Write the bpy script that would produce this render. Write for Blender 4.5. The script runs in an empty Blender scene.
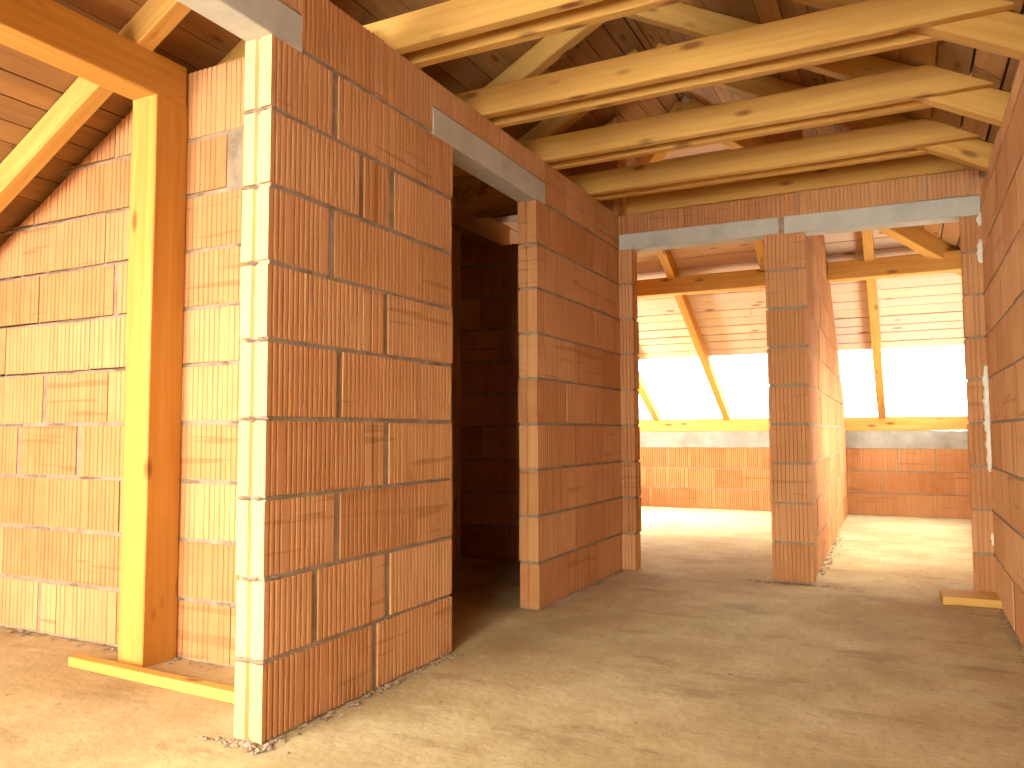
import bpy, math, random
from mathutils import Vector, Matrix, noise

random.seed(7)
SC = bpy.context.scene
COL = SC.collection

# ------------------------------------------------------------------ camera, sky, exposure
cam_d = bpy.data.cameras.new('camera')
cam = bpy.data.objects.new('camera', cam_d)
COL.objects.link(cam)
cam_d.sensor_fit = 'HORIZONTAL'
cam_d.sensor_width = 36.0
cam_d.lens = 783.2 / 1024 * 36
cam_d.clip_start = 0.02
_yaw, _pitch, _roll = 0.4652, 0.0620, -0.0037
_f = Vector((-math.sin(_yaw) * math.cos(_pitch), math.cos(_yaw) * math.cos(_pitch), math.sin(_pitch)))
_r = Vector((math.cos(_yaw), math.sin(_yaw), 0))
_u = _r.cross(_f)
_r2 = _r * math.cos(_roll) + _u * math.sin(_roll)
_u2 = _u * math.cos(_roll) - _r * math.sin(_roll)
_m = Matrix((_r2, _u2, -_f)).transposed().to_4x4()
_m.translation = (0, 0, 0.9536)
cam.matrix_world = _m
SC.camera = cam

SC.view_settings.view_transform = 'Standard'
SC.view_settings.look = 'None'
SC.view_settings.gamma = 1
SC.view_settings.use_curve_mapping = False
SC.view_settings.exposure = 0.0
SC.cycles.use_denoising = True
SC.cycles.max_bounces = 10
SC.cycles.diffuse_bounces = 8
SC.cycles.sample_clamp_indirect = 6

world = bpy.data.worlds.new('sky')
SC.world = world
world.use_nodes = True
world.node_tree.nodes['Background'].inputs[0].default_value = (0.88, 0.95, 1.0, 1)
world.node_tree.nodes['Background'].inputs[1].default_value = 23.0


def opening_light(name, loc, aim, sx, sy, power, color, spread=180):
    """An area light standing in a wall opening"""
    l = bpy.data.lights.new(name, 'AREA')
    l.shape = 'RECTANGLE'
    l.size, l.size_y = sx, sy
    l.energy = power
    l.color = color
    l.spread = math.radians(spread)
    o = bpy.data.objects.new(name, l)
    COL.objects.link(o)
    o.location = loc
    o.rotation_euler = (Vector(aim) - Vector(loc)).to_track_quat('-Z', 'Y').to_euler()
    return o


opening_light('daylight_rear_left', (-3.3, -1.65, 1.3), (-3.0, 2.1, 0.0), 1.9, 1.4, 136, (1.0, 0.93, 0.81), 110)
opening_light('daylight_rear_corridor', (-0.75, -1.65, 1.8), (-1.0, 1.6, 0.2), 1.4, 1.0, 39, (1.0, 0.91, 0.70), 80)
# the far rooms: sky light falling in on the floor, and added uplights that brighten the roof boards
opening_light('daylight_far_left', (-4.15, 8.6, 1.25), (-2.0, 8.4, 0.0), 1.5, 0.4, 60, (1.0, 0.94, 0.80), 75)
opening_light('board_uplight_far_left', (-4.15, 8.4, 0.8), (-2.0, 7.9, 2.0), 1.5, 0.4, 125, (1.0, 0.93, 0.80), 170)
opening_light('daylight_far_right', (0.66, 7.4, 1.6), (-0.3, 7.6, 0.2), 3.3, 0.6, 42, (1.0, 0.94, 0.82), 110)
opening_light('board_uplight_far_right', (0.66, 7.4, 0.8), (-0.5, 7.3, 1.6), 3.3, 0.5, 62, (1.0, 0.93, 0.82), 170)

# ------------------------------------------------------------------ materials
def new_mat(name):
    m = bpy.data.materials.new(name)
    m.use_nodes = True
    nt = m.node_tree
    b = nt.nodes['Principled BSDF']
    b.inputs['Roughness'].default_value = 0.85
    b.inputs['Specular IOR Level'].default_value = 0.15
    return m, nt, b


def N(nt, kind, **kw):
    n = nt.nodes.new(kind)
    for k, v in kw.items():
        if k.startswith('i_'):
            key = k[2:]
            n.inputs[int(key) if key.isdigit() else key].default_value = v
        else:
            setattr(n, k, v)
    return n


def ramp(nt, stops, fac):
    r = nt.nodes.new('ShaderNodeValToRGB')
    e = r.color_ramp.elements
    while len(e) < len(stops):
        e.new(0.5)
    for k, (p, c) in enumerate(stops):
        e[k].position = p
        e[k].color = (*c, 1)
    nt.links.new(fac, r.inputs[0])
    return r.outputs[0]


def mix(nt, fac, a, b, mode='MIX'):
    n = nt.nodes.new('ShaderNodeMix')
    n.data_type = 'RGBA'
    n.blend_type = mode
    for sock, v in ((n.inputs[0], fac), (n.inputs[6], a), (n.inputs[7], b)):
        if isinstance(v, (int, float)):
            sock.default_value = v
        elif isinstance(v, tuple):
            sock.default_value = (*v, 1)
        else:
            nt.links.new(v, sock)
    return n.outputs[2]


def math_n(nt, op, a, b=None):
    n = nt.nodes.new('ShaderNodeMath')
    n.operation = op
    for i, v in enumerate((a, b)):
        if v is None:
            continue
        if isinstance(v, (int, float)):
            n.inputs[i].default_value = v
        else:
            nt.links.new(v, n.inputs[i])
    return n.outputs[0]


def mapped(nt, vec, scale):
    n = N(nt, 'ShaderNodeMapping')
    n.inputs['Scale'].default_value = scale
    nt.links.new(vec, n.inputs['Vector'])
    return n.outputs[0]


def noise_n(nt, vec, scale, detail=3, rough=0.55):
    n = N(nt, 'ShaderNodeTexNoise')
    n.inputs['Scale'].default_value = scale
    n.inputs['Detail'].default_value = detail
    n.inputs['Roughness'].default_value = rough
    nt.links.new(vec, n.inputs['Vector'])
    return n.outputs[0]


def bump(nt, b, height, strength, dist):
    n = N(nt, 'ShaderNodeBump')
    n.inputs['Strength'].default_value = strength
    n.inputs['Distance'].default_value = dist
    nt.links.new(height, n.inputs['Height'])
    nt.links.new(n.outputs[0], b.inputs['Normal'])


def clay_mat(name, c_dark, c_mid, c_pale, scratch=0.45):
    """Ribbed hollow clay block: a tint per block, firing clouds, faint horizontal cutting marks."""
    m, nt, b = new_mat(name)
    co = N(nt, 'ShaderNodeTexCoord').outputs['Object']
    rnd = N(nt, 'ShaderNodeAttribute', attribute_name='rnd').outputs['Fac']
    base = ramp(nt, [(0.0, c_dark), (0.45, c_mid), (1.0, c_pale)], rnd)
    cl = noise_n(nt, co, 6.0, 4)
    base = mix(nt, ramp(nt, [(0.35, (0, 0, 0)), (0.75, (0.5, 0.5, 0.5))], cl), base, c_pale)
    base = mix(nt, ramp(nt, [(0.35, (0.4, 0.4, 0.4)), (0.6, (0, 0, 0))], noise_n(nt, co, 2.3, 3)), base, c_dark)
    # horizontal marks on some blocks only
    st = noise_n(nt, mapped(nt, co, (1.5, 1.5, 26)), 1.0, 2)
    lines = ramp(nt, [(0.60, (0, 0, 0)), (0.66, (1, 1, 1))], st)
    on = ramp(nt, [(0.50, (0, 0, 0)), (0.56, (scratch,) * 3)], math_n(nt, 'FRACT', math_n(nt, 'MULTIPLY', rnd, 7.31)))
    base = mix(nt, mix(nt, 1.0, lines, on, 'MULTIPLY'), base, tuple(0.55 * x for x in c_dark))
    # vertical drag streaks
    vs = noise_n(nt, mapped(nt, co, (60, 60, 2.5)), 1.0, 2)
    base = mix(nt, ramp(nt, [(0.4, (0.22,) * 3), (0.62, (0, 0, 0))], vs), base, tuple(0.7 * x for x in c_dark))
    nt.links.new(base, b.inputs['Base Color'])
    bump(nt, b, noise_n(nt, co, 160, 3), 0.35, 0.003)
    return m


def plain_mat(name, c1, c2, scale=8, bscale=90, bs=0.5, bd=0.004, c3=None):
    m, nt, b = new_mat(name)
    co = N(nt, 'ShaderNodeTexCoord').outputs['Object']
    base = ramp(nt, [(0.3, c1), (0.7, c2)], noise_n(nt, co, scale, 5, 0.6))
    if c3:
        base = mix(nt, ramp(nt, [(0.52, (0, 0, 0)), (0.66, (0.8,) * 3)], noise_n(nt, co, scale * 0.31, 4)), base, c3)
    nt.links.new(base, b.inputs['Base Color'])
    bump(nt, b, noise_n(nt, co, bscale, 4), bs, bd)
    return m


def wood_mat(name, pale, mid, dark, knot, per_board=False, grey=None):
    """Sawn softwood, grain along local X, dark knots, a tint per timber or per board."""
    m, nt, b = new_mat(name)
    co = N(nt, 'ShaderNodeTexCoord').outputs['Object']
    if per_board:
        rnd = N(nt, 'ShaderNodeAttribute', attribute_name='rnd').outputs['Fac']
    else:
        rnd = N(nt, 'ShaderNodeObjectInfo').outputs['Random']
    off = N(nt, 'ShaderNodeCombineXYZ')
    for i, k in enumerate((41.0, 17.0, 29.0)):
        nt.links.new(math_n(nt, 'MULTIPLY', rnd, k), off.inputs[i])
    add = N(nt, 'ShaderNodeVectorMath', operation='ADD')
    nt.links.new(co, add.inputs[0])
    nt.links.new(off.outputs[0], add.inputs[1])
    v = add.outputs[0]
    warp = noise_n(nt, mapped(nt, v, (0.9, 5, 5)), 1.0, 2)
    wv = N(nt, 'ShaderNodeVectorMath', operation='ADD')
    wc = N(nt, 'ShaderNodeCombineXYZ')
    nt.links.new(math_n(nt, 'MULTIPLY', warp, 0.12), wc.inputs[1])
    nt.links.new(math_n(nt, 'MULTIPLY', warp, 0.12), wc.inputs[2])
    nt.links.new(v, wv.inputs[0])
    nt.links.new(wc.outputs[0], wv.inputs[1])
    gr = noise_n(nt, mapped(nt, wv.outputs[0], (0.8, 34, 34)), 1.0, 3)
    base = ramp(nt, [(0.30, dark), (0.50, mid), (0.68, pale)], gr)
    base = mix(nt, 0.55, base, ramp(nt, [(0.0, mid), (1.0, pale)], rnd))
    if grey:
        base = mix(nt, ramp(nt, [(0.35, (0, 0, 0)), (0.65, (0.75,) * 3)], noise_n(nt, mapped(nt, v, (0.5, 3, 3)), 1.0, 2)), base, grey)
    vo = N(nt, 'ShaderNodeTexVoronoi')
    vo.inputs['Scale'].default_value = 1.0
    nt.links.new(mapped(nt, v, (3.6, 10.5, 10.5)), vo.inputs['Vector'])
    sx = N(nt, 'ShaderNodeSeparateColor')
    nt.links.new(vo.outputs['Color'], sx.inputs[0])
    gate = ramp(nt, [(0.40, (0, 0, 0)), (0.41, (1, 1, 1))], sx.outputs[0])
    d = vo.outputs['Distance']
    base = mix(nt, mix(nt, 1.0, ramp(nt, [(0.10, (0.85,) * 3), (0.23, (0.0,) * 3)], d), gate, 'MULTIPLY'), base, knot)
    nt.links.new(base, b.inputs['Base Color'])
    bump(nt, b, gr, 0.25, 0.002)
    b.inputs['Roughness'].default_value = 0.7
    return m


M_CLAY = clay_mat('clay_block', (0.45, 0.195, 0.068), (0.55, 0.255, 0.095), (0.62, 0.33, 0.14))
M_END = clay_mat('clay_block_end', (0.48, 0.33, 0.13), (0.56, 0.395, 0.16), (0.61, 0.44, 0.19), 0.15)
M_MORTAR = plain_mat('mortar', (0.22, 0.158, 0.098), (0.37, 0.275, 0.175), 14, 120, 0.8, 0.006)
M_CONC = plain_mat('lintel_concrete', (0.42, 0.40, 0.31), (0.54, 0.51, 0.41), 7, 140, 0.5, 0.003)
M_RING = plain_mat('ring_beam_concrete', (0.22, 0.21, 0.16), (0.37, 0.35, 0.275), 4, 60, 0.7, 0.006)


def floor_mat():
    m, nt, b = new_mat('dusty_screed')
    co = N(nt, 'ShaderNodeTexCoord').outputs['Object']
    base = ramp(nt, [(0.30, (0.37, 0.28, 0.13)), (0.50, (0.49, 0.385, 0.195)), (0.72, (0.59, 0.485, 0.275))], noise_n(nt, co, 2.4, 7, 0.68))
    # trodden brick dust in wide patches, paler mortar smears, dark scuffs and specks
    base = mix(nt, ramp(nt, [(0.46, (0, 0, 0)), (0.64, (0.75,) * 3)], noise_n(nt, co, 0.8, 5, 0.65)), base, (0.38, 0.255, 0.115))
    base = mix(nt, ramp(nt, [(0.56, (0, 0, 0)), (0.66, (0.6,) * 3)], noise_n(nt, mapped(nt, co, (1.6, 4.2, 1)), 1.0, 6, 0.7)), base, (0.27, 0.18, 0.085))
    base = mix(nt, ramp(nt, [(0.60, (0, 0, 0)), (0.70, (0.55,) * 3)], noise_n(nt, mapped(nt, co, (3.5, 6.5, 1)), 1.0, 5, 0.7)), base, (0.60, 0.50, 0.33))
    base = mix(nt, ramp(nt, [(0.36, (0.28,) * 3), (0.50, (0, 0, 0))], noise_n(nt, co, 38, 4, 0.7)), base, (0.26, 0.175, 0.085))
    base = mix(nt, ramp(nt, [(0.66, (0, 0, 0)), (0.72, (0.7,) * 3)], noise_n(nt, co, 13, 3, 0.6)), base, (0.22, 0.14, 0.07))
    nt.links.new(base, b.inputs['Base Color'])
    bump(nt, b, noise_n(nt, co, 20, 5, 0.6), 0.4, 0.010)
    b.inputs['Roughness'].default_value = 0.92
    return m


M_FLOOR = floor_mat()
M_WOOD = wood_mat('pine_timber', (0.63, 0.375, 0.098), (0.53, 0.28, 0.058), (0.41, 0.19, 0.036), (0.20, 0.08, 0.02))
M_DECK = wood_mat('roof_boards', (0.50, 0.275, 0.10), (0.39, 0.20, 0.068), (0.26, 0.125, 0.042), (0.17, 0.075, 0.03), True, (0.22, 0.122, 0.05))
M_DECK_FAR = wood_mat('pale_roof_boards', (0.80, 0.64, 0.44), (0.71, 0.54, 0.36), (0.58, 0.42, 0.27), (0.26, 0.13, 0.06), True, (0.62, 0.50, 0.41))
M_FELT = plain_mat('roof_felt', (0.05, 0.045, 0.04), (0.08, 0.07, 0.06))
def sheet_mat():
    m, nt, b = new_mat('board_glow_sheet')
    t = N(nt, 'ShaderNodeBsdfTranslucent')
    t.inputs['Color'].default_value = (0.80, 0.84, 0.88, 1)
    b.inputs['Base Color'].default_value = (0.80, 0.82, 0.84, 1)
    mx = N(nt, 'ShaderNodeMixShader')
    mx.inputs[0].default_value = 0.6
    nt.links.new(b.outputs[0], mx.inputs[1])
    nt.links.new(t.outputs[0], mx.inputs[2])
    nt.links.new(mx.outputs[0], nt.nodes['Material Output'].inputs['Surface'])
    return m


M_SHEET = sheet_mat()
M_FOAM = plain_mat('assembly_foam', (0.72, 0.66, 0.50), (0.82, 0.77, 0.62), 20, 40, 0.6, 0.006)


# ------------------------------------------------------------------ helpers
def link_mesh(name, verts, faces, mats, mat_idx=None, rnd=None, parent=None):
    me = bpy.data.meshes.new(name)
    me.from_pydata(verts, [], faces)
    for m in mats:
        me.materials.append(m)
    if mat_idx:
        me.polygons.foreach_set('material_index', mat_idx)
    if rnd:
        a = me.attributes.new('rnd', 'FLOAT', 'FACE')
        a.data.foreach_set('value', rnd)
    me.update()
    o = bpy.data.objects.new(name, me)
    COL.objects.link(o)
    if parent:
        o.parent = parent
    return o


def tag(o, label, cat, group=None):
    o['label'] = label
    o['category'] = cat
    if group:
        o['group'] = group
    return o


def structure(o):
    o['kind'] = 'structure'
    return o


COURSE = 0.25


def block_wall(name, origin, U, Nrm, length, height, thick, holes=(), top=None, joints=None, pale_start=False,
               ribs=True, block=0.375, seed=0, bed=0.012, jitter=0.003, rib_pitch=0.0235, rib_depth=0.008):
    """A wall of ribbed clay blocks laid in 25 cm courses with mortar beds. Front face is at origin, Nrm points out of it."""
    R = random.Random(seed)
    U, Nrm, O = Vector(U).normalized(), Vector(Nrm).normalized(), Vector(origin)
    V, F, MI, RN = [], [], [], []
    topf = top or (lambda u: 99.0)
    joints = joints or {}

    def prism(ring, z0, z1, mi_side, rnd):
        """ring: list of (u, d, material) around the block; d = distance behind the front face"""
        n = len(ring)
        base = len(V)
        for u, d, _ in ring:
            p = O + U * u - Nrm * d
            V.append((p.x, p.y, z0))
        for u, d, _ in ring:
            p = O + U * u - Nrm * d
            V.append((p.x, p.y, max(z0 + 0.004, min(z1, topf(u)))))
        for i in range(n):
            j = (i + 1) % n
            F.append((base + i, base + j, base + n + j, base + n + i))
            MI.append(ring[i][2] if mi_side is None else mi_side)
            RN.append(rnd)
        F.append(tuple(base + n + i for i in range(n)))
        MI.append(0 if mi_side is None else mi_side)
        RN.append(rnd)
        F.append(tuple(base + i for i in reversed(range(n))))
        MI.append(0 if mi_side is None else mi_side)
        RN.append(rnd)

    def face_profile(a, b, d, sgn):
        """points from a to b along one ribbed face; sgn +1 front (groove goes to larger d)"""
        pts = [(a, d)]
        if ribs:
            L = b - a
            k = max(1, int(L / rib_pitch))
            p = L / k
            w = rib_pitch * 0.36
            for i in range(1, k):
                c = a + i * p + R.uniform(-0.0012, 0.0012)
                dep = rib_depth * R.uniform(0.7, 1.15)
                if R.random() < 0.06:
                    continue
                pts += [(c - w * 0.6, d), (c - w * 0.35, d + sgn * dep), (c + w * 0.35, d + sgn * dep), (c + w * 0.6, d)]
        pts.append((b, d))
        return pts

    ncourse = max(1, int(math.ceil((height - 0.1) / COURSE)))   # the last course stretches a little
    for c in range(ncourse):
        z0, z1 = c * COURSE, (height if c == ncourse - 1 else (c + 1) * COURSE)
        zm0, zm1 = z0, z1
        cuts = {0.0, length}
        live = [h for h in holes if h[2] < z1 - 0.02 and h[3] > z0 + 0.02]
        for h in live:
            for e in (h[0], h[1]):
                if 0 < e < length:
                    cuts.add(e)
        cuts = sorted(cuts)
        for a, b in zip(cuts, cuts[1:]):
            if b - a < 0.01:
                continue
            mid = (a + b) / 2
            y0, y1, gone = z0, z1, False
            exposed_a = a == 0.0
            exposed_b = b == length
            for h in live:
                if h[0] <= mid <= h[1]:
                    if h[3] < z1 - 0.03:
                        y0 = h[3]
                    elif h[2] > z0 + 0.03:
                        y1 = h[2]
                    else:
                        gone = True
                if abs(h[1] - a) < 1e-6:
                    exposed_a = True
                if abs(h[0] - b) < 1e-6:
                    exposed_b = True
            if gone:
                continue
            # vertical joints
            if c in joints:
                js = [(j if isinstance(j, tuple) else (j, 0.008)) for j in joints[c]]
                js = [j for j in js if a + 0.03 < j[0] < b - 0.03]
            elif b - a < 0.46:
                js = []
            else:
                js, u = [], (block if c % 2 else block * 0.5)
                while u < length:
                    if a + 0.09 < u < b - 0.09:
                        js.append((u + R.uniform(-0.012, 0.012), R.choice((0.005, 0.006, 0.014))))
                    u += block
            edges = [(a, 0.0)] + js + [(b, 0.0)]
            # mortar bed, a little behind the block faces
            if topf(a) > y0 + 0.02 or topf(b) > y0 + 0.02:
                r = 0.004
                e0, e1 = (a + (0.006 if exposed_a else 0)), (b - (0.006 if exposed_b else 0))
                q = [(e0, r, 2), (e1, r, 2), (e1, thick - r, 2), (e0, thick - r, 2)]
                prism(q, y0 - (bed / 2 + 0.003 if c else 0), y0 + bed / 2 + 0.004, 2, 0.5)
                for ju, jg in js:
                    if topf(ju) > y0 + 0.05:
                        v0, v1 = ju - jg / 2 - 0.002, ju + jg / 2 + 0.002
                        r2 = r + 0.0012
                        prism([(v0, r2, 2), (v1, r2, 2), (v1, thick - r2, 2), (v0, thick - r2, 2)], y0, y1, 2, 0.5)
            for (u0, g0), (u1, g1) in zip(edges, edges[1:]):
                s0, s1 = u0 + g0 / 2, u1 - g1 / 2
                if max(topf(s0), topf(s1)) < y0 + 0.05:
                    continue
                d = R.uniform(-jitter, jitter)
                rn = R.random()
                st = exposed_a and u0 == a
                en = exposed_b and u1 == b
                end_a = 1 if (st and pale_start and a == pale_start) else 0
                if st and thick < 0.2 and a > 0.0:
                    s0 -= R.uniform(0, 0.006)
                if en and b < length:
                    s1 += R.uniform(0, 0.006)
                front = face_profile(s0, s1, d, 1)
                back = face_profile(s0, s1, thick + d, -1)
                ring = [(u, dd, 0) for u, dd in front]
                if en:
                    m_ = thick / 2
                    ring += [(s1, d + m_ - 0.012, 0), (s1 - 0.010, d + m_ - 0.007, 0), (s1 - 0.010, d + m_ + 0.007, 0), (s1, d + m_ + 0.012, 0)]
                ring += [(u, dd, 0) for u, dd in reversed(back)]
                if st:
                    ring[-1] = (ring[-1][0], ring[-1][1], end_a)
                    m_ = thick / 2
                    ring += [(s0, d + m_ + 0.013, end_a), (s0 + 0.012, d + m_ + 0.007, end_a), (s0 + 0.012, d + m_ - 0.007, end_a), (s0, d + m_ - 0.013, end_a)]
                prism(ring, y0 + bed / 2 + R.uniform(0, 0.003), y1 - bed / 2 + R.uniform(-0.002, 0.001), None, rn)
    # ring orientation depends on the side the normal is on
    if U.cross(Vector((0, 0, 1))).dot(Nrm) < 0:
        F = [tuple(reversed(f)) for f in F]
    return structure(link_mesh(name, V, F, [M_CLAY, M_END, M_MORTAR], MI, RN))


def timber(name, p0, p1, w, h, up=(0, 0, 1), mat=None, parent=None, segs=14, warp=0.002, chamfer=0.005, anchor='center', cut=None):
    """A sawn timber from p0 to p1; w = width sideways, h = height along up. Grain runs along local X.
    cut: optional (start, end) shears, offset of the top edge along the length, for bevelled ends."""
    p0, p1, up = Vector(p0), Vector(p1), Vector(up)
    x = (p1 - p0).normalized()
    y = up.cross(x).normalized()
    z = x.cross(y).normalized()
    L = (p1 - p0).length
    V, F = [], []
    hw, hh, c = w / 2, h / 2, chamfer
    sec = [(-hw + c, -hh), (hw - c, -hh), (hw, -hh + c), (hw, hh - c), (hw - c, hh), (-hw + c, hh), (-hw, hh - c), (-hw, -hh + c)]
    sd = random.random() * 90
    n = len(sec)
    for i in range(segs + 1):
        t = i / segs
        for (a, b) in sec:
            dx = 0
            if cut:
                dx = (cut[0] * (1 - t) + cut[1] * t) * (b / h + 0.5)
            q = noise.noise_vector(Vector((t * L * 1.3 + sd, a * 7, b * 7))) * warp
            V.append((t * L + dx, a + q.y, b + q.z))
    for i in range(segs):
        for k in range(n):
            k2 = (k + 1) % n
            F.append((i * n + k, i * n + k2, (i + 1) * n + k2, (i + 1) * n + k))
    F.append(tuple(reversed(range(n))))
    F.append(tuple(segs * n + k for k in range(n)))
    F = [tuple(reversed(f)) for f in F]
    o = link_mesh(name, V, F, [mat or M_WOOD])
    m = Matrix((x, y, z)).transposed().to_4x4()
    m.translation = p0
    if parent:
        o.parent = parent
        m = Matrix.Translation(-parent.location) @ m
    o.matrix_local = m
    return o


def deck(name, origin, ex, ey, vmax, lim, seed, bw=0.145, over=0.35, sheet=None, mat=None):
    """Roof boarding seen from below: boards run along ex, rows climb along ey; lim(v) gives the two ends of a row."""
    R = random.Random(seed)
    ex, ey = Vector(ex).normalized(), Vector(ey).normalized()
    ez = ex.cross(ey).normalized()
    if ez.z < 0:
        ez = -ez
        flip = True
    else:
        flip = False
    V, F, MI, RN = [], [], [], []

    def slab(q, z0, z1, mi, rn):
        b = len(V)
        V.extend([(x, y, z0) for x, y in q] + [(x, y, z1) for x, y in q])
        fs = [(b + 3, b + 2, b + 1, b), (b + 4, b + 5, b + 6, b + 7)]
        for i in range(4):
            j = (i + 1) % 4
            fs.append((b + i, b + j, b + 4 + j, b + 4 + i))
        F.extend(fs)
        MI.extend([mi] * 6)
        RN.extend([rn] * 6)

    v = -over
    if sheet:                     # added lapped translucent strips, lit from behind, standing in for overexposed eaves boards
        while v < sheet:
            w = 0.30
            (a0, b0), (a1, b1) = lim(v), lim(v + w)
            base = len(V)
            V.extend([(a0, v, 0.010), (b0, v, 0.010), (b1, v + w + 0.012, 0.016), (a1, v + w + 0.012, 0.016)])
            F.append((base + 3, base + 2, base + 1, base))
            MI.append(2)
            RN.append(0.5)
            v += w
    vfelt = v if sheet else -over
    while v < vmax:
        w = bw * R.uniform(0.82, 1.12)
        w = min(w, vmax - v)
        if w < 0.03:
            break
        g = R.choice((0.006, 0.008, 0.012, 0.018) if sheet else (0.003, 0.004, 0.006, 0.011))
        a0, b0 = lim(v + g / 2)
        a1, b1 = lim(v + w - g / 2)
        x = 0.0
        cuts = [0.0]
        while True:
            x += R.uniform(2.2, 4.0)
            if x > (b0 - a0) - 0.7:
                break
            cuts.append(x / (b0 - a0))
        cuts.append(1.0)
        for s, e in zip(cuts, cuts[1:]):
            tw = R.uniform(-0.0035, 0.0035)
            e2 = e - (0.004 / max(0.1, b0 - a0) if e < 1 else 0)
            q = [(a0 + (b0 - a0) * s, v + g / 2), (a0 + (b0 - a0) * e2, v + g / 2),
                 (a1 + (b1 - a1) * e2, v + w - g / 2), (a1 + (b1 - a1) * s, v + w - g / 2)]
            slab(q, tw, 0.024 + tw, 0, R.random())
        v += w
    a0, b0 = lim(vfelt)
    a1, b1 = lim(vmax)
    slab([(a0 - 0.05, vfelt), (b0 + 0.05, vfelt), (b1 + 0.05, vmax + 0.05), (a1 - 0.05, vmax + 0.05)], 0.034, 0.05, 1, 0.5)
    if flip:
        F = [tuple(reversed(f)) for f in F]
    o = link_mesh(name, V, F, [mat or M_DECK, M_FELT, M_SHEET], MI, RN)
    m = Matrix((ex, ey, ez)).transposed().to_4x4()
    m.translation = Vector(origin)
    o.matrix_world = m
    return structure(o)


# ------------------------------------------------------------------ roof geometry (a hipped roof, ridge along Y)
S = 0.54                         # slope
RIDGE_X, RIDGE_Z = -1.409, 3.478  # underside of the boards at the ridge
EAVE_Z = 1.25
XL, XR = RIDGE_X - (RIDGE_Z - EAVE_Z) / S, RIDGE_X + (RIDGE_Z - EAVE_Z) / S
YK = 9.85                        # knee wall of the far end
YR = YK - (RIDGE_Z - EAVE_Z) / S  # where the ridge ends
Y0 = -1.8                        # rear end of the loft
SL = math.sqrt(1 + S * S)


def z_left(x): return RIDGE_Z - S * (RIDGE_X - x)
def z_right(x): return RIDGE_Z - S * (x - RIDGE_X)
def z_hip(y): return EAVE_Z + S * (YK - y)
def z_boards(x, y): return min(z_left(x), z_right(x), z_hip(y))


RUN = (XR - RIDGE_X) * SL
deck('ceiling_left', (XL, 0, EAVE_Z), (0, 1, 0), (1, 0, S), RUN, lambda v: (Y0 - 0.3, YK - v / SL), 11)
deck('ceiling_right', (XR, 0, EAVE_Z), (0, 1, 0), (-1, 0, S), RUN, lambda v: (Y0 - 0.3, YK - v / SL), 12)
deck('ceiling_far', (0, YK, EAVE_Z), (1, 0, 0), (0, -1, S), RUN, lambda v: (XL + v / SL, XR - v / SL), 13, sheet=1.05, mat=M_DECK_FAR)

# ------------------------------------------------------------------ floor
def make_floor():
    nx, ny = 110, 160
    x0, x1, y0, y1 = XL - 0.3, XR + 0.3, Y0 - 0.3, YK + 0.3
    V, F = [], []
    for j in range(ny + 1):
        for i in range(nx + 1):
            x, y = x0 + (x1 - x0) * i / nx, y0 + (y1 - y0) * j / ny
            z = 0.006 * noise.noise(Vector((x * 1.1, y * 1.1, 3))) + 0.003 * noise.noise(Vector((x * 5, y * 5, 9)))
            V.append((x, y, z))
    for j in range(ny):
        for i in range(nx):
            a = j * (nx + 1) + i
            F.append((a, a + 1, a + nx + 2, a + nx + 1))
    o = link_mesh('floor', V, F, [M_FLOOR])
    o.data.polygons.foreach_set('use_smooth', [True] * len(F))
    structure(o)


make_floor()

# ------------------------------------------------------------------ walls
AX = -1.79     # corridor face of the partition
PT = 0.115     # partition thickness
YF = 5.27      # face of the far wall
LB, LT = 2.243, 2.368   # lintel soffit and top
g2 = 0.036

pj = {0: [(2.421, g2), 4.29, 4.77], 1: [(2.085, g2), (2.394, 0.01), (2.501, g2), 3.99, 4.42, 4.92],
      2: [(2.2, g2), 2.706, 4.29, 4.77], 3: [2.351, (2.40, 0.012), (2.489, g2), 3.99, 4.42, 4.92],
      4: [(2.204, g2), (2.702, 0.012), 4.29, 4.77], 5: [2.332, (2.385, 0.012), (2.476, g2), 3.99, 4.42, 4.92],
      6: [(2.155, g2), 2.72, 4.29, 4.77], 7: [(2.319, g2), 2.40, (2.517, g2), 3.99, 4.42, 4.92],
      8: [(2.167, g2), (2.694, 0.012), 4.29, 4.77], 9: [2.395, 2.455, 2.80, 3.1, 3.45, 4.3, 4.8]}
PY0 = Y0
pj = {c: [((j[0] - PY0, j[1]) if isinstance(j, tuple) else j - PY0) for j in L] for c, L in pj.items()}
block_wall('wall_partition', (AX, PY0, 0), (0, 1, 0), (1, 0, 0), YF - PY0, 2.5, PT,
           holes=[(0.45 - PY0, 1.85 - PY0, 0, LB), (0.22 - PY0, 1.99 - PY0, 2.25, LT),
                  (2.97 - PY0, 3.88 - PY0, 0, LB), (2.81 - PY0, 3.99 - PY0, 2.25, LT)],
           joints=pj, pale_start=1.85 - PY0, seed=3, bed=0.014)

lj = {0: [-4.3, (-3.76, 0.03), -3.63, -3.2, -2.5], 1: [-4.06, -3.49, -2.9], 2: [-4.2, -3.736, -3.2], 3: [(-3.96, g2), (-3.495, 0.045), -2.9],
      4: [(-3.767, 0.04), -3.3], 5: [-4.1, -3.444, -2.92], 6: [-3.838, (-3.267, 0.035), -2.9], 7: [-3.99, -3.35, -2.95],
      8: [-3.9, -3.5, -3.1, (-2.53, 0.09)], 9: [-3.3, -2.88, -2.4]}
lj = {c: [((j[0] - XL, j[1]) if isinstance(j, tuple) else j - XL) for j in L] for c, L in lj.items()}
block_wall('wall_left', (XL, 2.40, 0), (1, 0, 0), (0, -1, 0), AX - PT - XL + 0.01, 2.57, 0.115,
           top=lambda u: z_left(XL + u) - 0.05, joints=lj, seed=5, bed=0.018, rib_pitch=0.029, rib_depth=0.0045)

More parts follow.
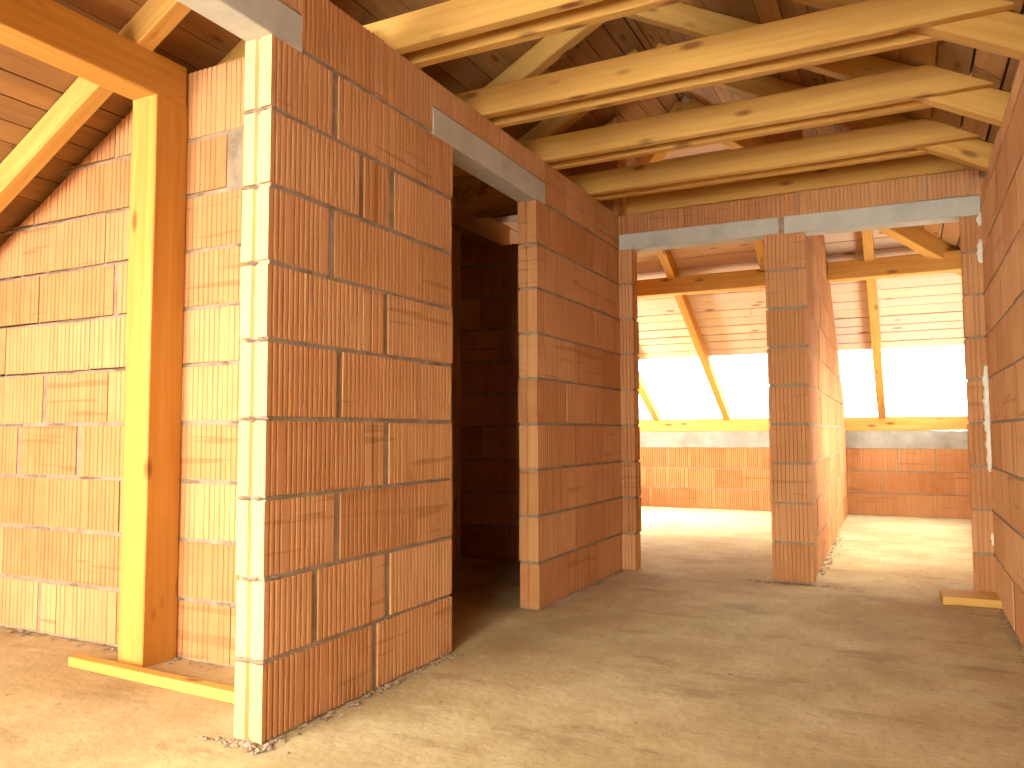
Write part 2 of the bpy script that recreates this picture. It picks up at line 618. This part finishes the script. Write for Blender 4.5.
fx0 = AX
FT = 0.12      # far wall thickness
block_wall('wall_far', (fx0, YF, 0), (1, 0, 0), (0, -1, 0), 0.43 - fx0, 2.5, FT,
           holes=[(-1.695 - fx0, -0.787 - fx0, 0, LB), (-0.545 - fx0, 0.33 - fx0, 0, LB), (0, 0.43 - fx0, 2.25, 2.335)],
           joints={9: [1.05, 1.22, 1.95]}, seed=8, jitter=0.008)
block_wall('wall_dark_room', (XL, YF, 0), (1, 0, 0), (0, -1, 0), AX - XL, 3.4, 0.20, holes=[(-2.93 - XL, -2.55 - XL, 2.395, 2.62)],  # upper part added to keep stray far-room light out
           top=lambda u: z_left(XL + u) - 0.04, seed=9)
block_wall('wall_right', (0.43, Y0, 0), (0, 1, 0), (-1, 0, 0), YF + 0.2 - Y0, 2.36, 0.14, seed=10, block=0.5, rib_pitch=0.03, rib_depth=0.003)

# dividing wall behind the pillar, very slightly skewed
dv = Vector((-0.075, 4.58, 0)).normalized()
block_wall('wall_divider', (-0.553, YF + FT + 0.005, 0), dv, (dv.y, -dv.x, 0), YK - YF - FT, 3.75, 0.225,
           top=lambda u: z_hip(YF + FT + 0.005 + u) - 0.03, seed=14, block=0.375)
# knee wall of the far rooms
block_wall('wall_knee', (XL, YK, 0), (1, 0, 0), (0, -1, 0), XR - XL, 0.765, 0.25, seed=15)
# side walls of the far rooms with their window openings
block_wall('wall_far_right', (0.60, YF + 0.2, 0), (0, 1, 0), (-1, 0, 0), YK - YF - 0.2, 2.5, 0.12,
           holes=[(5.65 - YF - 0.2, 9.1 - YF - 0.2, 0.5, 2.0)], top=lambda u: min(z_right(0.6), z_hip(YF + 0.2 + u)) - 0.02, seed=16)
block_wall('wall_far_left', (-4.1, YF + 0.2, 0), (0, 1, 0), (1, 0, 0), YK - YF - 0.2, 2.5, 0.12,
           holes=[(7.7 - YF - 0.2, 9.6 - YF - 0.2, 0.5, 1.5)], top=lambda u: min(z_left(-4.2), z_hip(YF + 0.2 + u)) - 0.02, seed=17)
# rear wall with the two openings the front rooms are lit by, and the low eaves walls
block_wall('wall_rear', (XR, Y0, 0), (-1, 0, 0), (0, 1, 0), XR - XL, 3.5, 0.2,
           holes=[(XR + 2.2, XR + 4.3, 0.5, 2.0), (XR - 0.1, XR + 1.5, 0.75, 2.25)],
           top=lambda u: z_boards(XR - u, Y0) - 0.02, seed=18, ribs=False)
block_wall('wall_eaves_left', (XL, Y0, 0), (0, 1, 0), (1, 0, 0), YK - Y0, EAVE_Z, 0.2, seed=19, ribs=False)
block_wall('wall_eaves_right', (XR, Y0, 0), (0, 1, 0), (-1, 0, 0), YK - Y0, EAVE_Z, 0.2, seed=20, ribs=False)

# mortar between the two far lintels
structure(timber('trim_mortar_pad', (-0.6825, YF + FT / 2 + 0.002, 2.228), (-0.6825, YF + FT / 2 + 0.002, 2.334), 0.04, FT, up=(0, 1, 0), mat=M_MORTAR, segs=4))

# concrete ring beam lying on the knee wall
o = timber('trim_ring_beam', (XL + 0.1, YK + 0.125, 0.858), (XR - 0.1, YK + 0.125, 0.858), 0.25, 0.204, mat=M_RING, segs=60, warp=0.006)
structure(o)

# ------------------------------------------------------------------ concrete lintels
G = 'concrete lintels over the openings'
o = timber('concrete_lintel', (AX - PT / 2, 0.22, (LB + LT) / 2), (AX - PT / 2, 1.988, (LB + LT) / 2), PT + 0.004, LT - LB, mat=M_CONC, warp=0.001, chamfer=0.004)
tag(o, 'pale concrete lintel at top left, resting on the nearest corner of the block partition', 'lintel', G)
o = timber('concrete_lintel', (AX - PT / 2, 2.813, (LB + LT) / 2), (AX - PT / 2, 3.988, (LB + LT) / 2), PT + 0.006, LT - LB, mat=M_CONC, warp=0.001, chamfer=0.004)
tag(o, 'grey concrete lintel over the dark doorway in the left partition', 'lintel', G)
o = timber('concrete_lintel', (-1.786, YF + FT / 2, 2.301), (-0.70, YF + FT / 2, 2.294), FT + 0.01, 0.113, mat=M_CONC, warp=0.001, chamfer=0.004)
tag(o, 'grey concrete lintel over the left opening of the far wall', 'lintel', G)
o = timber('concrete_lintel', (-0.665, YF + FT / 2, 2.290), (0.428, YF + FT / 2, 2.276), FT + 0.01, 0.118, mat=M_CONC, warp=0.001, chamfer=0.004)
tag(o, 'grey concrete lintel over the right opening of the far wall', 'lintel', G)

# ------------------------------------------------------------------ timber posts and purlins
PX = -2.885
o = timber('timber_post', (PX, 2.315, 0.0), (PX, 2.315, 2.40), 0.15, 0.17, up=(0, 1, 0), warp=0.003)
tag(o, 'square yellow pine post standing before the left block wall', 'post', 'timber posts')
o = timber('timber_post', (PX, 4.72, 0.0), (PX, 4.72, 2.40), 0.15, 0.15, up=(0, 1, 0), warp=0.003)
tag(o, 'pine post in the dark room seen through the doorway', 'post', 'timber posts')
G = 'horizontal purlins'
o = timber('purlin', (PX, Y0 + 0.05, 2.49), (PX, 2.385, 2.49), 0.15, 0.18, segs=30)
tag(o, 'orange pine purlin on top of the square post at upper left', 'purlin', G)
o = timber('purlin', (PX + 0.06, 2.53, 2.49), (PX + 0.06, 5.45, 2.49), 0.15, 0.18, segs=30)
tag(o, 'pine purlin high in the dark room behind the doorway', 'purlin', G)
YP = 7.39
ZP = 0.954 + 0.18075 * YP
o = timber('purlin', (-4.08, YP + 0.075, ZP + 0.08), (-0.83, YP + 0.075, ZP + 0.08), 0.15, 0.16, segs=30)
tag(o, 'pine purlin crossing the far left room below its rafters', 'purlin', G)
o = timber('purlin', (-0.575, YP + 0.075, ZP + 0.08), (0.59, YP + 0.075, ZP + 0.08), 0.15, 0.16)
tag(o, 'pine purlin crossing the far right room below its rafters', 'purlin', G)
# beam lying along the top of the far wall
o = timber('wall_plate', (-1.73, YF + 0.075, 2.57), (0.42, YF + 0.075, 2.57), 0.15, 0.14, segs=24)
tag(o, 'orange pine beam lying on top of the far wall above both lintels', 'beam')
# plates on the ring beam
G = 'wall plates on the ring beam'
o = timber('wall_plate', (-4.08, YK + 0.07, 1.04), (-0.85, YK + 0.07, 1.04), 0.14, 0.16, segs=30)
tag(o, 'yellow pine plate on the concrete band of the far left room', 'plate', G)
o = timber('wall_plate', (-0.63, YK + 0.07, 1.04), (0.605, YK + 0.07, 1.04), 0.14, 0.16)
tag(o, 'orange pine plate on the concrete band of the far right room', 'plate', G)

# ------------------------------------------------------------------ rafters
RW, RH = 0.08, 0.125
NU = Vector((0, 0, 1))


def rafter(p_low, p_high, label, group, w=RW, h=RH):
    """p_low, p_high lie on the underside of the boards; the rafter hangs below them."""
    p0, p1 = Vector(p_low), Vector(p_high)
    x = (p1 - p0).normalized()
    side = NU.cross(x).normalized()
    z = x.cross(side)
    off = -z * (h / 2 + 0.004)
    o = timber('rafter', p0 + off, p1 + off, w, h, segs=30, warp=0.003)
    return tag(o, label, 'rafter', group)


G = 'rafters of the left slope'
rafter((XL + 0.1, 2.17, z_left(XL + 0.1)), (RIDGE_X - 0.08, 2.17, z_left(RIDGE_X - 0.08)), 'pine rafter at upper left crossing over the purlin beside the block wall', G)
TIES = [2.63, 3.37, 4.09, 4.79]
NTH = ['nearest', 'second nearest', 'third nearest', 'farthest']
for k, y in enumerate(TIES):
    rafter((XL + 0.1, y, z_left(XL + 0.1)), (RIDGE_X - 0.08, y, z_left(RIDGE_X - 0.08)),
           'dark rafter of the left slope above the %s double collar tie' % NTH[k], G)
G = 'rafters of the right slope'
for k, y in enumerate(TIES):
    rafter((XR - 0.1, y, z_right(XR - 0.1)), (RIDGE_X + 0.08, y, z_right(RIDGE_X + 0.08)),
           'pine rafter sloping down to the right wall at the %s double collar tie' % NTH[k], G)
G = 'rafters of the far slope'
for x, lab in ((-2.87, 'leftmost rafter glimpsed at the left edge of the far left opening'),
               (-1.98, 'orange rafter slanting down the middle of the far left opening'),
               (-1.11, 'rafter half hidden by the brick pillar in the far left room'),
               (-0.24, 'orange rafter running down the far slope of the far right room')):
    yt = min(YR + abs(x - RIDGE_X), YK - 1)
    rafter((x, YK + 0.12, z_hip(YK + 0.12)), (x, yt + 0.06, z_hip(yt + 0.06)), lab, G)
G = 'hip rafters'
t1 = YK - YR
for sx, lab in ((1, 'diagonal hip rafter at the top right of the far right opening'),
                (-1, 'diagonal hip rafter running down left behind the collar ties')):
    rafter((RIDGE_X + sx * (t1 - 0.1), YK - 0.1, EAVE_Z + 0.1 * S), (RIDGE_X + sx * 0.03, YR + 0.03, RIDGE_Z - 0.02), lab, G, 0.10, 0.16)

# ------------------------------------------------------------------ collar ties: two boards nailed to either side of a rafter pair
tie_label = ['nearest double collar tie of pine boards over the corridor', 'second nearest double collar tie of pine boards over the corridor',
             'third nearest double collar tie of pine boards over the corridor', 'farthest double collar tie, just before the beam on the far wall']
for k, y in enumerate(TIES):
    e = bpy.data.objects.new('collar_tie', None)
    COL.objects.link(e)
    e.location = (-1.3, y, 2.5)
    tag(e, tie_label[k], 'collar tie', 'double collar ties')
    for s in (-1, 1):
        yy = y + s * 0.0675
        timber('board', (-2.73, yy, 2.57), (0.43, yy, 2.57), 0.05, 0.14, parent=e, segs=24, warp=0.003, chamfer=0.004, cut=(0.10, -0.02))

# ------------------------------------------------------------------ loose timber on the floor
o = timber('batten', (-3.10, 2.135, 0.022), (-1.99, 2.10, 0.022), 0.05, 0.04, warp=0.002, chamfer=0.003)
tag(o, 'thin yellow batten lying on the floor before the square post', 'batten')
o = timber('plank', (0.148, 5.08, 0.026), (0.425, 5.09, 0.026), 0.24, 0.045, warp=0.002, chamfer=0.004)
tag(o, 'short pine plank on the floor at the foot of the right pier', 'plank')

# ------------------------------------------------------------------ foam squeezed out between the right pier and the right wall
def foam(z0, z1, r, label, seed):
    R = random.Random(seed)
    V, F = [], []
    n = max(5, int((z1 - z0) / 0.018))
    k = 10
    for i in range(n + 1):
        t = i / n
        rr = r * (0.35 + 0.65 * math.sqrt(max(0, math.sin(math.pi * (0.06 + 0.88 * t))))) * R.uniform(0.72, 1.15)
        cx, cy = 0.428 + R.uniform(-0.003, 0.003) - rr * 0.3, YF - 0.004 - rr * 0.3
        for j in range(k):
            a = 2 * math.pi * j / k
            q = R.uniform(0.85, 1.15)
            V.append((cx + rr * q * math.cos(a), cy + rr * q * math.sin(a), z0 + (z1 - z0) * t))
    for i in range(n):
        for j in range(k):
            F.append((i * k + j, i * k + (j + 1) % k, (i + 1) * k + (j + 1) % k, (i + 1) * k + j))
    F.append(tuple(reversed(range(k))))
    F.append(tuple(n * k + j for j in range(k)))
    o = link_mesh('foam_seam', V, F, [M_FOAM])
    o.data.polygons.foreach_set('use_smooth', [True] * len(F))
    tag(o, label, 'foam', 'foam blobs in the corner of the right pier')


foam(0.72, 1.33, 0.020, 'long pale foam seam halfway up the right pier against the wall', 1)
foam(0.30, 0.37, 0.012, 'tiny pale foam dab low on the right pier', 2)
foam(1.93, 2.07, 0.020, 'pale foam lump high on the right pier, second from the top', 3)
foam(2.15, 2.23, 0.016, 'small pale foam dab at the top of the right pier under the lintel', 4)

# ------------------------------------------------------------------ mortar crumbs fallen along the wall bases
def squeezed_mortar():
    """mortar that oozed from the bed joints and set: ragged little lips on the wall faces"""
    R = random.Random(33)
    V, F = [], []

    def lip(c, along, out, la, th, po):
        b = len(V)
        c, along, out = Vector(c), Vector(along), Vector(out)
        n = max(3, int(la / 0.012))
        for i in range(n + 1):
            t = i / n
            e = math.sin(math.pi * (0.08 + 0.84 * t)) * R.uniform(0.5, 1.1)
            p = c + along * (la * (t - 0.5))
            V.append(tuple(p - out * 0.004 + Vector((0, 0, th * e * R.uniform(0.6, 1.2)))))
            V.append(tuple(p + out * po * e + Vector((0, 0, th * 0.4 * R.uniform(-0.6, 0.6)))))
            V.append(tuple(p - out * 0.004 - Vector((0, 0, th * e * R.uniform(0.6, 1.4)))))
        for i in range(n):
            for k in range(2):
                q = b + i * 3 + k
                F.append((q, q + 1, q + 4, q + 3))

    for k in range(1, 9):
        z = k * COURSE
        for _ in range(3):                                  # end face of the near pier
            lip((AX - PT * R.uniform(0.12, 0.88), 1.848, z), (1, 0, 0), (0, -1, 0), R.uniform(0.03, 0.06), R.uniform(0.006, 0.011), R.uniform(0.008, 0.018))
        for _ in range(5):                                  # corridor face of the partition
            y = R.choice((R.uniform(1.87, 2.93), R.uniform(3.9, 5.2)))
            lip((AX, y, z), (0, 1, 0), (1, 0, 0), R.uniform(0.03, 0.12), R.uniform(0.006, 0.011), R.uniform(0.004, 0.009))
        for _ in range(9):                                  # left wall
            x = R.uniform(-4.2, -1.95)
            lip((x, 2.40, z), (1, 0, 0), (0, -1, 0), R.uniform(0.03, 0.16), R.uniform(0.007, 0.014), R.uniform(0.005, 0.012))
    o = link_mesh('trim_mortar', V, F, [M_MORTAR])
    o['kind'] = 'structure'


squeezed_mortar()


def crumbs():
    R = random.Random(21)
    V, F = [], []

    def lump(x, y, r):
        if (-2.98 < x < -2.79 and 2.2 < y < 2.42) or (0.13 < x < 0.44 and 4.94 < y < 5.22):
            return                # not under the post or the plank
        b = len(V)
        pts = [(0, 0, 0.8), (1, 0, 0.2), (0.31, 0.95, 0.25), (-0.81, 0.59, 0.15), (-0.81, -0.59, 0.3), (0.31, -0.95, 0.2), (0, 0, -0.3)]
        a = R.uniform(0, 6.28)
        for px, py, pz in pts:
            q = R.uniform(0.7, 1.3)
            V.append((x + r * q * (px * math.cos(a) - py * math.sin(a)), y + r * q * (px * math.sin(a) + py * math.cos(a)), 0.002 + r * q * pz * 0.8))
        for i in range(5):
            j = (i + 1) % 5
            F.append((b, b + 1 + i, b + 1 + j))
            F.append((b + 6, b + 1 + j, b + 1 + i))

    for _ in range(900):      # along the partition, the left wall, the far piers, the right wall
        t = R.random()
        if t < 0.30:
            y = R.choice((R.uniform(1.85, 2.97), R.uniform(3.88, 5.2)))
            lump(AX + abs(R.gauss(0, 0.02)) + 0.004, y, R.uniform(0.004, 0.014))
        elif t < 0.5:
            lump(R.uniform(-4.4, -1.95), 2.39 - abs(R.gauss(0, 0.03)), R.uniform(0.004, 0.014))
        elif t < 0.60:
            lump(R.gauss(-0.66, 0.16), YF - 0.01 - abs(R.gauss(0, 0.03)), R.uniform(0.004, 0.012))
        elif t < 0.72:
            lump(0.425 - abs(R.gauss(0, 0.02)), R.uniform(3.5, 5.2), R.uniform(0.004, 0.012))
        elif t < 0.80:
            lump(-1.85 + R.gauss(0, 0.06), 1.84 - abs(R.gauss(0, 0.02)), R.uniform(0.006, 0.016))
        elif t < 0.9:
            y = R.uniform(5.6, 8)
            lump(-0.55 - 0.0164 * (y - YF) + abs(R.gauss(0, 0.03)), y, R.uniform(0.004, 0.014))
        else:
            lump(R.uniform(-2.8, 0.3), R.uniform(1.2, 9.0), R.uniform(0.002, 0.006))
    o = link_mesh('mortar_crumbs', V, F, [M_MORTAR])
    o['kind'] = 'stuff'
    tag(o, 'grey mortar crumbs strewn along the foot of the block walls', 'rubble')


crumbs()
